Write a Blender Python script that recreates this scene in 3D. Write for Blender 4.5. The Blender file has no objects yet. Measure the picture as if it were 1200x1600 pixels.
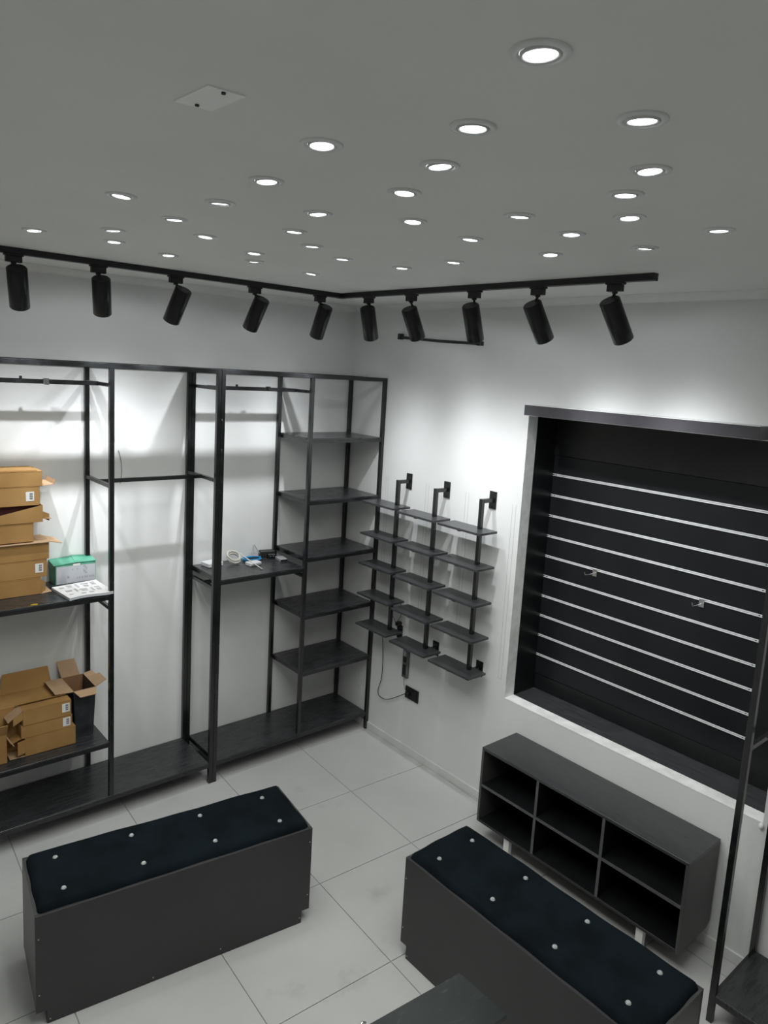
import bpy, bmesh, math, random
from mathutils import Vector, Matrix
random.seed(7)
SC = bpy.context.scene
COL = SC.collection

# ------------------------------------------------------------------ camera
cam_d = bpy.data.cameras.new('camera')
cam = bpy.data.objects.new('camera', cam_d); COL.objects.link(cam)
cam_d.sensor_fit = 'HORIZONTAL'; cam_d.sensor_width = 36.0
cam_d.lens = 1143.494 * 36.0 / 1200.0
cam_d.shift_x = -26.24 / 1200.0
cam_d.shift_y = -44.5 / 1200.0
cam_d.clip_start = 0.05
cam.matrix_world = Matrix(((0.75112375, 0.05398645, -0.65795028, -3.33067),
                           (-0.65736143, 0.15286065, -0.73790892, -4.35129),
                           (0.06073762, 0.98677205, 0.15030587, 2.65243),
                           (0, 0, 0, 1)))
SC.camera = cam

# ------------------------------------------------------------------ world, exposure, lamp powers
w = bpy.data.worlds.new('world'); SC.world = w; w.use_nodes = True
w.node_tree.nodes['Background'].inputs[0].default_value = (0.6, 0.63, 0.65, 1)
w.node_tree.nodes['Background'].inputs[1].default_value = 0.02
SC.view_settings.view_transform = 'Standard'
SC.view_settings.look = 'None'
SC.view_settings.gamma = 1
SC.view_settings.use_curve_mapping = False
SC.view_settings.exposure = -0.33
SPOT_W = 64.0        # each track spotlight
BEAM_POWER = 15.0    # how tight the beam is
BEAM_SPILL = 0.02
DOWN_W = 8.4         # each recessed downlight
LAMP_COL = (0.99, 1.0, 0.955)
SPOT_COL = (0.95, 0.975, 1.0)

# ------------------------------------------------------------------ materials
def mat(name, col, rough=0.5, metal=0.0, var=0.06, scale=6.0, bump=0.0, bscale=60.0, stretch=(1, 1, 1), spec=0.5,
        col2=None, lo=0.35, hi=0.65, rvar=0.0, detail=5.0):
    m = bpy.data.materials.new(name); m.use_nodes = True
    n = m.node_tree.nodes; l = m.node_tree.links
    b = n['Principled BSDF']
    b.inputs['Roughness'].default_value = rough; b.inputs['Metallic'].default_value = metal
    b.inputs['Specular IOR Level'].default_value = spec
    tc = n.new('ShaderNodeTexCoord'); mp = n.new('ShaderNodeMapping'); mp.inputs['Scale'].default_value = stretch
    l.new(tc.outputs['Object'], mp.inputs['Vector'])
    nz = n.new('ShaderNodeTexNoise'); nz.inputs['Scale'].default_value = scale; nz.inputs['Detail'].default_value = detail
    l.new(mp.outputs['Vector'], nz.inputs['Vector'])
    cr = n.new('ShaderNodeValToRGB')
    c2 = col2 if col2 else tuple(min(1, c * (1 + var)) for c in col)
    c1 = col if col2 else tuple(c * (1 - var) for c in col)
    cr.color_ramp.elements[0].position = lo; cr.color_ramp.elements[0].color = (*c1, 1)
    cr.color_ramp.elements[1].position = hi; cr.color_ramp.elements[1].color = (*c2, 1)
    l.new(nz.outputs['Fac'], cr.inputs['Fac']); l.new(cr.outputs['Color'], b.inputs['Base Color'])
    if rvar:
        mr = n.new('ShaderNodeMapRange'); mr.inputs['To Min'].default_value = rough - rvar; mr.inputs['To Max'].default_value = rough + rvar
        l.new(nz.outputs['Fac'], mr.inputs['Value']); l.new(mr.outputs['Result'], b.inputs['Roughness'])
    if bump:
        nb = n.new('ShaderNodeTexNoise'); nb.inputs['Scale'].default_value = bscale; nb.inputs['Detail'].default_value = 4
        l.new(mp.outputs['Vector'], nb.inputs['Vector'])
        bp = n.new('ShaderNodeBump'); bp.inputs['Strength'].default_value = bump; bp.inputs['Distance'].default_value = 0.004
        l.new(nb.outputs['Fac'], bp.inputs['Height']); l.new(bp.outputs['Normal'], b.inputs['Normal'])
    return m

def emit(name, col, s):
    m = bpy.data.materials.new(name); m.use_nodes = True
    n = m.node_tree.nodes; l = m.node_tree.links
    b = n['Principled BSDF']; b.inputs['Base Color'].default_value = (*col, 1)
    b.inputs['Emission Color'].default_value = (*col, 1); b.inputs['Emission Strength'].default_value = s
    return m

M = dict(
    wall=mat('wall_paint', (0.71, 0.72, 0.715), 0.45, var=0.03, scale=1.6, bump=0.12, bscale=35, spec=0.35),
    reveal=mat('reveal_plaster', (0.80, 0.81, 0.80), 0.6, var=0.10, scale=14, bump=0.3, bscale=40),
    ceiling=mat('ceiling_paint', (0.80, 0.81, 0.78), 0.7, var=0.02, scale=2.0, bump=0.06, bscale=30, spec=0.2),
    cornice=mat('cornice_plaster', (0.76, 0.77, 0.75), 0.6, var=0.04, scale=6),
    tile=mat('floor_tile', (0.50, 0.505, 0.50), 0.42, var=0.08, scale=1.7, bump=0.05, bscale=20, rvar=0.1, spec=0.4, lo=0.3, hi=0.7, detail=8),
    grout=mat('grout', (0.28, 0.28, 0.27), 0.9, scale=30, var=0.2),
    base=mat('baseboard_tile', (0.66, 0.665, 0.66), 0.4, var=0.05),
    steel=mat('black_painted_steel', (0.007, 0.0075, 0.008), 0.24, metal=0.0, var=0.3, scale=18, bump=0.08, bscale=80, stretch=(1, 1, 1), spec=0.7, rvar=0.1),
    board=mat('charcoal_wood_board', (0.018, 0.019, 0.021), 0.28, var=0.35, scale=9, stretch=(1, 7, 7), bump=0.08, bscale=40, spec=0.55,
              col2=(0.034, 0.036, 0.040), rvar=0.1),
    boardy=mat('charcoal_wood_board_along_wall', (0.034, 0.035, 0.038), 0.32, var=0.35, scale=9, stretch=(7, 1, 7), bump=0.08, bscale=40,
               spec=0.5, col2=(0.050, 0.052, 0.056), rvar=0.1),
    lam=mat('charcoal_laminate', (0.034, 0.032, 0.035), 0.48, var=0.08, scale=5, spec=0.5, rvar=0.05),
    lamlit=mat('lit_side_laminate', (0.058, 0.058, 0.058), 0.42, var=0.06, scale=5, spec=0.5),  # lighter copy of the laminate: light on the end panels put into colour
    black=mat('black_board', (0.007, 0.0075, 0.0085), 0.36, var=0.2, scale=4, spec=0.5, rvar=0.08),
    edge=mat('worn_and_lit_board_edge', (0.085, 0.088, 0.088), 0.5, var=0.15, scale=20),  # header edge wear; on the cubby, light on the front edges put into colour
    header=mat('header_laminate', (0.055, 0.053, 0.060), 0.24, var=0.1, scale=5, spec=0.6),
    slat=mat('slat_panel_laminate', (0.010, 0.011, 0.013), 0.34, var=0.15, scale=3, spec=0.3, rvar=0.06),
    alu=mat('aluminium', (0.92, 0.93, 0.94), 0.35, metal=0.25, var=0.06, scale=25, stretch=(6, 1, 6)),
    chrome=mat('chrome', (0.8, 0.8, 0.8), 0.15, metal=1.0, var=0.03),
    crystal=mat('crystal_button', (0.75, 0.78, 0.80), 0.12, metal=0.6, var=0.1, scale=90, spec=1.0),
    velvet=mat('navy_black_velvet', (0.0025, 0.0048, 0.007), 0.9, var=0.3, scale=7, bump=0.25, bscale=160, spec=0.12,
               col2=(0.005, 0.0095, 0.0135)),
    spot=mat('matt_black_aluminium', (0.006, 0.006, 0.007), 0.30, var=0.15, scale=12, spec=0.4),
    track=mat('black_track', (0.010, 0.010, 0.011), 0.5, var=0.15, scale=12),
    trim=mat('downlight_trim', (0.75, 0.76, 0.75), 0.4, var=0.04),
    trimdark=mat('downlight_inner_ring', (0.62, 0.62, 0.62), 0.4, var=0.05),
    screw=mat('dark_screw', (0.03, 0.03, 0.03), 0.5, metal=0.5),
    screwl=mat('pale_screw', (0.45, 0.45, 0.45), 0.4, metal=0.5),
    card=mat('corrugated_cardboard', (0.33, 0.185, 0.065), 0.8, var=0.08, scale=5, bump=0.15, bscale=120, spec=0.2, col2=(0.40, 0.235, 0.09)),
    cardin=mat('cardboard_inside', (0.30, 0.17, 0.09), 0.85, var=0.1, scale=6, spec=0.15),
    cardpale=mat('pale_cardboard_flap', (0.46, 0.31, 0.19), 0.8, var=0.08, scale=8, spec=0.2),
    red=mat('dark_red_liner', (0.06, 0.008, 0.006), 0.8, var=0.1),
    darkcard=mat('printed_black_card', (0.012, 0.014, 0.018), 0.4, var=0.3, scale=14, col2=(0.035, 0.04, 0.045), spec=0.5),
    plate=mat('white_cover_plate', (0.93, 0.94, 0.92), 0.5, var=0.02),
    sticker=mat('white_sticker', (0.72, 0.72, 0.70), 0.6, var=0.03),
    ink=mat('grey_ink', (0.10, 0.10, 0.11), 0.7, var=0.2),
    inkl=mat('pale_grey_ink', (0.36, 0.36, 0.37), 0.7, var=0.2),
    green=mat('green_card', (0.055, 0.24, 0.16), 0.5, var=0.12, scale=10, col2=(0.10, 0.36, 0.25)),
    lgrey=mat('light_grey_card', (0.50, 0.52, 0.56), 0.55, var=0.05, scale=6),
    paper=mat('white_paper', (0.66, 0.66, 0.66), 0.8, var=0.05),
    plastic=mat('white_plastic', (0.65, 0.66, 0.67), 0.4, var=0.03),
    gplastic=mat('grey_plastic', (0.30, 0.31, 0.32), 0.4, var=0.05),
    bplastic=mat('black_plastic', (0.010, 0.010, 0.011), 0.4, var=0.1),
    blue=mat('blue_cable', (0.03, 0.30, 0.62), 0.45, var=0.08),
    beige=mat('white_cable', (0.58, 0.57, 0.52), 0.5, var=0.06),
    yellow=mat('yellow_scrap', (0.55, 0.38, 0.03), 0.6, var=0.1),
    strip=mat('grey_green_housing', (0.060, 0.080, 0.078), 0.3, var=0.4, scale=16, col2=(0.16, 0.19, 0.19)),
    mark=mat('pencil_grey', (0.5, 0.51, 0.51), 0.8, var=0.05),
    patch=mat('smooth_filler', (0.78, 0.79, 0.79), 0.6, var=0.02),
    glow=emit('downlight_glow', (0.97, 1.0, 1.0), 9.0),
    lens=emit('spot_lens_glow', (0.97, 1.0, 1.0), 4.0),
)

# perforated vent cap of the track spots
def vent_mat():
    m = mat('perforated_vent', (0.02, 0.02, 0.022), 0.35, spec=0.6)
    n = m.node_tree.nodes; l = m.node_tree.links
    v = n.new('ShaderNodeTexVoronoi'); v.inputs['Scale'].default_value = 130
    tc = [x for x in n if x.type == 'TEX_COORD'][0]; l.new(tc.outputs['Object'], v.inputs['Vector'])
    bp = n.new('ShaderNodeBump'); bp.inputs['Strength'].default_value = 1.0; bp.inputs['Distance'].default_value = 0.004
    l.new(v.outputs['Distance'], bp.inputs['Height']); l.new(bp.outputs['Normal'], n['Principled BSDF'].inputs['Normal'])
    return m
M['vent'] = vent_mat()
def world_space(m):      # tiles share one mesh: read the noise in world space so that no two look the same
    n = m.node_tree.nodes; l = m.node_tree.links
    g = n.new('ShaderNodeNewGeometry'); mp = [x for x in n if x.type == 'MAPPING'][0]
    l.new(g.outputs['Position'], mp.inputs['Vector'])
    # faint scuffs and dirt spots
    b = n['Principled BSDF']; old = b.inputs['Base Color'].links[0].from_socket
    nz = n.new('ShaderNodeTexNoise'); nz.inputs['Scale'].default_value = 3.1; nz.inputs['Detail'].default_value = 7; nz.inputs['Roughness'].default_value = 0.62
    l.new(mp.outputs['Vector'], nz.inputs['Vector'])
    cr = n.new('ShaderNodeValToRGB'); cr.color_ramp.elements[0].position = 0.62; cr.color_ramp.elements[0].color = (0, 0, 0, 1)
    cr.color_ramp.elements[1].position = 0.78; cr.color_ramp.elements[1].color = (0.55, 0.55, 0.55, 1)
    l.new(nz.outputs['Fac'], cr.inputs['Fac'])
    mx = n.new('ShaderNodeMix'); mx.data_type = 'RGBA'; l.new(cr.outputs['Color'], mx.inputs[0]); l.new(old, mx.inputs[6])
    mx.inputs[7].default_value = (0.28, 0.28, 0.28, 1); l.new(mx.outputs[2], b.inputs['Base Color'])
world_space(M['tile'])

# black board with chalky scuffs (low table top, shelves with dust)
def scuffed():
    m = mat('scuffed_black_top', (0.018, 0.022, 0.022), 0.30, var=0.2, scale=3, col2=(0.030, 0.036, 0.036), spec=0.5)
    n = m.node_tree.nodes; l = m.node_tree.links
    b = n['Principled BSDF']
    nz = n.new('ShaderNodeTexNoise'); nz.inputs['Scale'].default_value = 9; nz.inputs['Distortion'].default_value = 1.5
    cr = n.new('ShaderNodeValToRGB'); cr.color_ramp.elements[0].position = 0.6; cr.color_ramp.elements[0].color = (0, 0, 0, 1)
    cr.color_ramp.elements[1].position = 0.75; cr.color_ramp.elements[1].color = (0.35, 0.35, 0.35, 1)
    l.new(nz.outputs['Fac'], cr.inputs['Fac'])
    mx = n.new('ShaderNodeMix'); mx.data_type = 'RGBA'
    old = b.inputs['Base Color'].links[0].from_socket
    l.new(cr.outputs['Color'], mx.inputs[0]); l.new(old, mx.inputs[6]); mx.inputs[7].default_value = (0.14, 0.15, 0.15, 1)
    l.new(mx.outputs[2], b.inputs['Base Color'])
    return m
M['scuff'] = scuffed()

# ------------------------------------------------------------------ mesh helpers
class MB:
    def __init__(s): s.bm = bmesh.new()
    def box(s, x0, x1, y0, y1, z0, z1, mtx=None):
        x0, x1 = sorted((x0, x1)); y0, y1 = sorted((y0, y1)); z0, z1 = sorted((z0, z1))
        v = [s.bm.verts.new(Vector(p)) for p in ((x0, y0, z0), (x1, y0, z0), (x1, y1, z0), (x0, y1, z0), (x0, y0, z1), (x1, y0, z1), (x1, y1, z1), (x0, y1, z1))]
        if mtx:
            for q in v: q.co = mtx @ q.co
        for f in ((0, 3, 2, 1), (4, 5, 6, 7), (0, 1, 5, 4), (1, 2, 6, 5), (2, 3, 7, 6), (3, 0, 4, 7)):
            s.bm.faces.new([v[i] for i in f])
        return s
    def prism(s, pts, vec):                    # polygon pts extruded along vec
        a = [s.bm.verts.new(Vector(p)) for p in pts]; vec = Vector(vec)
        b = [s.bm.verts.new(Vector(p) + vec) for p in pts]; n = len(pts)
        s.bm.faces.new(a); s.bm.faces.new(b[::-1])
        for i in range(n): s.bm.faces.new([a[(i + 1) % n], a[i], b[i], b[(i + 1) % n]])
        return s
    def flap(s, a, b, out, th=0.004, shrink=0.0):
        a = Vector(a); b = Vector(b); out = Vector(out)
        c = b + out + (a - b) * shrink; d = a + out + (b - a) * shrink
        nrm = (b - a).cross(out).normalized() * th
        return s.prism([a, b, c, d], nrm)
    def bar(s, p, q, wx, wz=None, up=(0, 0, 1)):   # square bar from p to q
        p = Vector(p); q = Vector(q); d = (q - p).normalized(); u = Vector(up)
        if abs(d.dot(u)) > 0.99: u = Vector((0, 1, 0))
        sx = d.cross(u).normalized() * wx / 2; sz = sx.cross(d).normalized() * (wz or wx) / 2
        return s.prism([p - sx - sz, p + sx - sz, p + sx + sz, p - sx + sz], q - p)
    def cyl(s, p, q, r, r2=None, seg=24, cap=True):
        p = Vector(p); q = Vector(q); d = (q - p).normalized(); r2 = r if r2 is None else r2
        u = Vector((0, 0, 1)) if abs(d.z) < 0.9 else Vector((1, 0, 0))
        a = d.cross(u).normalized(); b = d.cross(a)
        A = []; B = []
        for i in range(seg):
            t = 2 * math.pi * i / seg; o = a * math.cos(t) + b * math.sin(t)
            A.append(s.bm.verts.new(p + o * r)); B.append(s.bm.verts.new(q + o * r2))
        for i in range(seg):
            f = s.bm.faces.new([A[i], A[(i + 1) % seg], B[(i + 1) % seg], B[i]]); f.smooth = True
        if cap: s.bm.faces.new(A[::-1]); s.bm.faces.new(B)
        return s
    def lathe(s, c, prof, seg=32):             # prof: list of (r, z) around c; closed if r hits 0
        rings = []
        for r, z in prof:
            rings.append([s.bm.verts.new(Vector(c) + Vector((r * math.cos(2 * math.pi * i / seg), r * math.sin(2 * math.pi * i / seg), z))) for i in range(seg)])
        for A, B in zip(rings, rings[1:]):
            for i in range(seg):
                f = s.bm.faces.new([A[i], A[(i + 1) % seg], B[(i + 1) % seg], B[i]]); f.smooth = True
        return s
    def tube(s, pts, r, seg=8, sub=5):
        P = [Vector(p) for p in pts]; Q = []
        for i in range(len(P) - 1):
            p0 = P[max(i - 1, 0)]; p1 = P[i]; p2 = P[i + 1]; p3 = P[min(i + 2, len(P) - 1)]
            for k in range(sub):
                t = k / sub
                Q.append(0.5 * ((2 * p1) + (p2 - p0) * t + (2 * p0 - 5 * p1 + 4 * p2 - p3) * t * t + (3 * p1 - p0 - 3 * p2 + p3) * t ** 3))
        Q.append(P[-1]); rings = []
        for i, p in enumerate(Q):
            d = (Q[min(i + 1, len(Q) - 1)] - Q[max(i - 1, 0)]).normalized()
            u = Vector((0, 0, 1)) if abs(d.z) < 0.9 else Vector((1, 0, 0))
            a = d.cross(u).normalized(); b = d.cross(a)
            rings.append([s.bm.verts.new(p + (a * math.cos(2 * math.pi * k / seg) + b * math.sin(2 * math.pi * k / seg)) * r) for k in range(seg)])
        for A, B in zip(rings, rings[1:]):
            for i in range(seg):
                f = s.bm.faces.new([A[i], A[(i + 1) % seg], B[(i + 1) % seg], B[i]]); f.smooth = True
        s.bm.faces.new(rings[0][::-1]); s.bm.faces.new(rings[-1])
        return s
    def obj(s, name, material, parent=None, bevel=0.0, kind=None, label=None, seg=1):
        bmesh.ops.recalc_face_normals(s.bm, faces=s.bm.faces)
        me = bpy.data.meshes.new(name); s.bm.to_mesh(me); s.bm.free(); me.materials.append(M[material])
        o = bpy.data.objects.new(name, me); COL.objects.link(o)
        if parent: 
            o.parent = parent
            wm = Matrix.Identity(4); p = parent
            chain = []
            while p: chain.append(p); p = p.parent
            for p in reversed(chain): wm = wm @ p.matrix_local_store if hasattr(p, 'matrix_local_store') else wm @ LOC[p.name]
            o.matrix_parent_inverse = wm.inverted()
        LOC[o.name] = Matrix.Identity(4)
        if parent: LOC[o.name] = wm.inverted()
        if bevel:
            b = o.modifiers.new('bevel', 'BEVEL'); b.width = bevel; b.segments = seg; b.limit_method = 'ANGLE'; b.harden_normals = False
        if kind: o['kind'] = kind
        if label: o['label'] = label
        return o
LOC = {}

def thing(name, label, cat, loc=(0, 0, 0), group=None, rotz=0.0):
    o = bpy.data.objects.new(name, None); COL.objects.link(o); o.empty_display_size = 0.1
    o.location = loc; o.rotation_euler = (0, 0, rotz)
    LOC[o.name] = Matrix.Translation(Vector(loc)) @ Matrix.Rotation(rotz, 4, 'Z')
    o['label'] = label; o['category'] = cat
    if group: o['group'] = group
    return o
def tag(o, label, cat, group=None):
    o['label'] = label; o['category'] = cat
    if group: o['group'] = group
    return o
def cbox(name, m, parent, x0, x1, y0, y1, z0, z1, bevel=0.0, **k):
    return MB().box(x0, x1, y0, y1, z0, z1).obj(name, m, parent, bevel, **k)

# ------------------------------------------------------------------ room shell
CEIL = 3.10
XN, YN = -4.9, -6.6                      # far ends of the room behind / beside the camera
NY0, NY1, NZ0, NZ1 = -3.22, -1.681, 0.735, 2.450   # niche opening in the right wall
RD = 0.084                               # depth of the plastered reveal
# floor: grout bed + single tiles
floor = cbox('floor', 'grout', None, XN, 0.0, YN, 0.0, -0.06, -0.0035, kind='structure')
ang = math.radians(-3.2); ex = Vector((math.cos(ang), math.sin(ang), 0)); ey = Vector((-math.sin(ang), math.cos(ang), 0))
O = Vector((-1.255, -1.583, 0)); P = 0.6125; G = 0.0022
def clip(poly, ax, val, keep_less):
    out = []
    for i in range(len(poly)):
        a = poly[i]; b = poly[(i + 1) % len(poly)]
        ia = (a[ax] <= val) == keep_less; ib = (b[ax] <= val) == keep_less
        if ia: out.append(a)
        if ia != ib:
            t = (val - a[ax]) / (b[ax] - a[ax]); out.append(a + (b - a) * t)
    return out
full_tile = None
for i in range(-8, 5):
    for j in range(-10, 5):
        c0 = O + ex * (i * P) + ey * (j * P)
        poly = [c0 + ex * G + ey * G, c0 + ex * (P - G) + ey * G, c0 + ex * (P - G) + ey * (P - G), c0 + ex * G + ey * (P - G)]
        n0 = [Vector(p) for p in poly]
        for ax, val, kl in ((0, -0.001, True), (0, XN + 0.001, False), (1, -0.001, True), (1, YN + 0.001, False)):
            if poly: poly = clip(poly, ax, val, kl)
        if len(poly) < 3: continue
        area = sum(poly[k].x * poly[(k + 1) % len(poly)].y - poly[(k + 1) % len(poly)].x * poly[k].y for k in range(len(poly))) / 2
        if area < 0.003: continue
        if poly == n0 or all((a - b).length < 1e-6 for a, b in zip(poly, n0)) and len(poly) == 4:
            if full_tile is None:
                mb = MB(); mb.prism([Vector((G, G, -0.0036)), Vector((P - G, G, -0.0036)), Vector((P - G, P - G, -0.0036)), Vector((G, P - G, -0.0036))], (0, 0, 0.0036))
                full_tile = mb.obj('floor_tile', 'tile', floor); t = full_tile
            else:
                t = bpy.data.objects.new('floor_tile', full_tile.data); COL.objects.link(t); t.parent = floor
            t.location = c0; t.rotation_euler = (0, 0, ang)
        else:
            MB().prism([p + Vector((0, 0, -0.0036)) for p in poly], (0, 0, 0.0036)).obj('floor_tile', 'tile', floor)

ceiling = cbox('ceiling', 'ceiling', None, XN - 0.1, 0.3, YN - 0.1, 0.1, CEIL, CEIL + 0.1, kind='structure')
wall_left = cbox('wall_left', 'wall', None, XN - 0.1, 0.3, 0.0, 0.1, -0.06, CEIL, kind='structure')
mb = MB()
mb.box(0, RD, NY1, 0.0, -0.06, CEIL); mb.box(0, RD, YN, NY0, -0.06, CEIL)
mb.box(0, RD, NY0, NY1, -0.06, NZ0); mb.box(0, RD, NY0, NY1, NZ1, CEIL)
wall_right = mb.obj('wall_right', 'wall', None, kind='structure')
cbox('wall_far', 'wall', None, XN - 0.1, 0.3, YN - 0.1, YN, -0.06, CEIL, kind='structure')
cbox('wall_near', 'wall', None, XN - 0.1, XN, YN, 0.0, -0.06, CEIL, kind='structure')
# thin plaster lining of the opening (paler, rough)
e = 0.0015
cbox('sill_plaster', 'reveal', wall_right, -0.001, RD, NY0, NY1, NZ0, NZ0 + e, label='bright plastered sill of the display niche')
cbox('jamb_plaster', 'reveal', wall_right, -0.001, RD, NY1 - e, NY1, NZ0 + e, NZ1)
cbox('jamb_plaster', 'reveal', wall_right, -0.001, RD, NY0, NY0 + e, NZ0 + e, NZ1)
# filler blob at the sill's right corner
mb = MB(); mb.lathe((-0.004, NY0 + 0.005, NZ0 - 0.012), [(0.001, -0.02), (0.010, -0.012), (0.012, 0), (0.008, 0.010), (0.001, 0.014)], 10)
mb.obj('plaster_blob', 'patch', wall_right)
# pencil lines of the planned uprights
for y, z0, z1 in ((-0.472, 1.30, 1.92), (-0.885, 1.05, 1.935), (-1.25, 1.0, 1.935), (-1.632, 0.843, 1.925)):
    for dy in (-0.013, 0.013):
        cbox('pencil_line', 'mark', wall_right, -0.0008, 0.0, y + dy - 0.0015, y + dy + 0.0015, z0, z1)
    cbox('pencil_line', 'mark', wall_right, -0.0008, 0.0, y - 0.013, y + 0.013, z0 - 0.003, z0)
# skirtings
cbox('baseboard_right', 'base', None, -0.012, 0.0, YN, -0.012, 0.0, 0.056, 0.002, kind='structure')
cbox('baseboard_left', 'base', None, XN, 0.0, -0.012, 0.0, 0.0, 0.056, 0.002, kind='structure')
# cornice profile 35 mm high
def cornice(name, prof_axis, a, b):
    prof = [(0.0, 3.062), (0.006, 3.062), (0.008, 3.067), (0.020, 3.074), (0.032, 3.084), (0.040, 3.094), (0.048, 3.094), (0.050, CEIL), (0, CEIL)]
    if prof_axis == 'y': return MB().prism([(a, -d, z) for d, z in prof], (b - a, 0, 0)).obj(name, 'cornice', None, kind='structure')
    return MB().prism([(-d, a, z) for d, z in prof], (0, b - a, 0)).obj(name, 'cornice', None, kind='structure')
cornice('trim_1', 'y', XN, 0.0)
cornice('trim_2', 'x', YN, -0.051)

# ------------------------------------------------------------------ display niche with slat panel
IX = 0.277
n_ = thing('display_niche', 'black slatwall display recess with silver rails built into the right wall', 'display panel', (IX, (NY0 + NY1) / 2, NZ0))
BT = 0.02
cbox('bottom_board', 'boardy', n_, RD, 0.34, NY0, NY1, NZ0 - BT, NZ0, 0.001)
cbox('top_board', 'black', n_, RD, 0.34, NY0, NY1, NZ1, NZ1 + BT)
cbox('side_board', 'black', n_, RD, 0.34, NY1, NY1 + BT, NZ0 - BT, NZ1 + BT)
cbox('side_board', 'black', n_, RD, 0.34, NY0 - BT, NY0, NZ0 - BT, NZ1 + BT)
cbox('back_board', 'black', n_, 0.32, 0.34, NY0, NY1, NZ0, NZ1)
RE = -2.993                              # right end of the rails
zr = [2.096 - 0.12633 * k for k in range(10)]
RH = 0.017
edges = [2.214] + [z for z in zr] + [0.838]
for k in range(11):
    top = edges[k] - (RH / 2 if k > 0 else 0.0); bot = edges[k + 1] + (RH / 2 if k < 10 else 0.0)
    cbox('slat_panel', 'slat', n_, IX, IX + 0.016, RE, NY1 - 0.001, bot, top)
for z in zr:                             # open aluminium channels
    mb = MB()
    mb.box(IX + 0.010, IX + 0.014, RE, NY1 - 0.001, z - RH / 2, z + RH / 2)
    mb.box(IX - 0.0025, IX + 0.012, RE, NY1 - 0.001, z + RH / 2 - 0.0035, z + RH / 2)
    mb.box(IX - 0.0025, IX + 0.012, RE, NY1 - 0.001, z - RH / 2, z - RH / 2 + 0.0035)
    mb.box(IX - 0.0025, IX - 0.0005, RE, NY1 - 0.001, z - RH / 2, z - RH / 2 + 0.007)
    r = mb.obj('metal_rail', 'alu', n_)
    for yy in (-1.70, -2.97):
        MB().cyl((IX + 0.007, yy, z), (IX + 0.010, yy, z), 0.004, seg=8).obj('screw', 'screw', r)
cbox('upper_board', 'black', n_, IX - 0.006, IX + 0.016, RE, NY1 - 0.001, 2.217, NZ1 - 0.001, 0.001)
ub = bpy.data.objects['upper_board']
for y, z in ((-1.745, 2.40), (-1.745, 2.31), (-1.712, 2.235), (-2.95, 2.40)):
    MB().cyl((IX - 0.009, y, z), (IX - 0.006, y, z), 0.005, seg=10).obj('screw', 'screw', ub)
cbox('lower_board', 'black', n_, IX + 0.004, IX + 0.016, RE, NY1 - 0.001, NZ0 + 0.001, 0.833, 0.001)
cbox('end_board', 'black', n_, IX + 0.008, IX + 0.018, NY0 + 0.001, RE - 0.002, NZ0 + 0.001, NZ1 - 0.001, 0.001)
# header board over the niche
h_ = thing('header_board', 'charcoal laminate header board projecting above the slatwall recess', 'shelf', (-0.05, -2.37, 2.457))
cbox('board_core', 'header', h_, -0.100, 0.0, -3.015, -1.725, 2.460, 2.514, 0.001)
cbox('top_board', 'trimdark', h_, -0.100, 0.0, -3.015, -1.725, 2.5142, 2.5172, label='upper face coloured pale grey to imitate sheen')  # pale sheet on the dark board: its wall reflection put in as colour
cbox('edge_strip', 'edge', h_, -0.100, -0.002, -3.015, -1.725, 2.457, 2.460, label='pale worn lower edge')
# display hooks on the fifth rail
for y, lab in ((-2.041, 'small chrome hook on the fifth slatwall rail, the left one'), (-2.685, 'small chrome hook on the fifth slatwall rail, the right one')):
    t = thing('display_hook', lab, 'hook', (IX, y, 1.583), 'chrome hooks on the slatwall')
    cbox('back_plate', 'chrome', t, IX - 0.006, IX - 0.003, y - 0.014, y + 0.014, 1.552, 1.594, 0.001)
    MB().tube([(IX - 0.005, y, 1.572), (IX - 0.04, y, 1.570), (IX - 0.085, y, 1.572), (IX - 0.10, y, 1.580), (IX - 0.106, y, 1.592)], 0.0028).obj('hook_wire', 'chrome', t)

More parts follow.
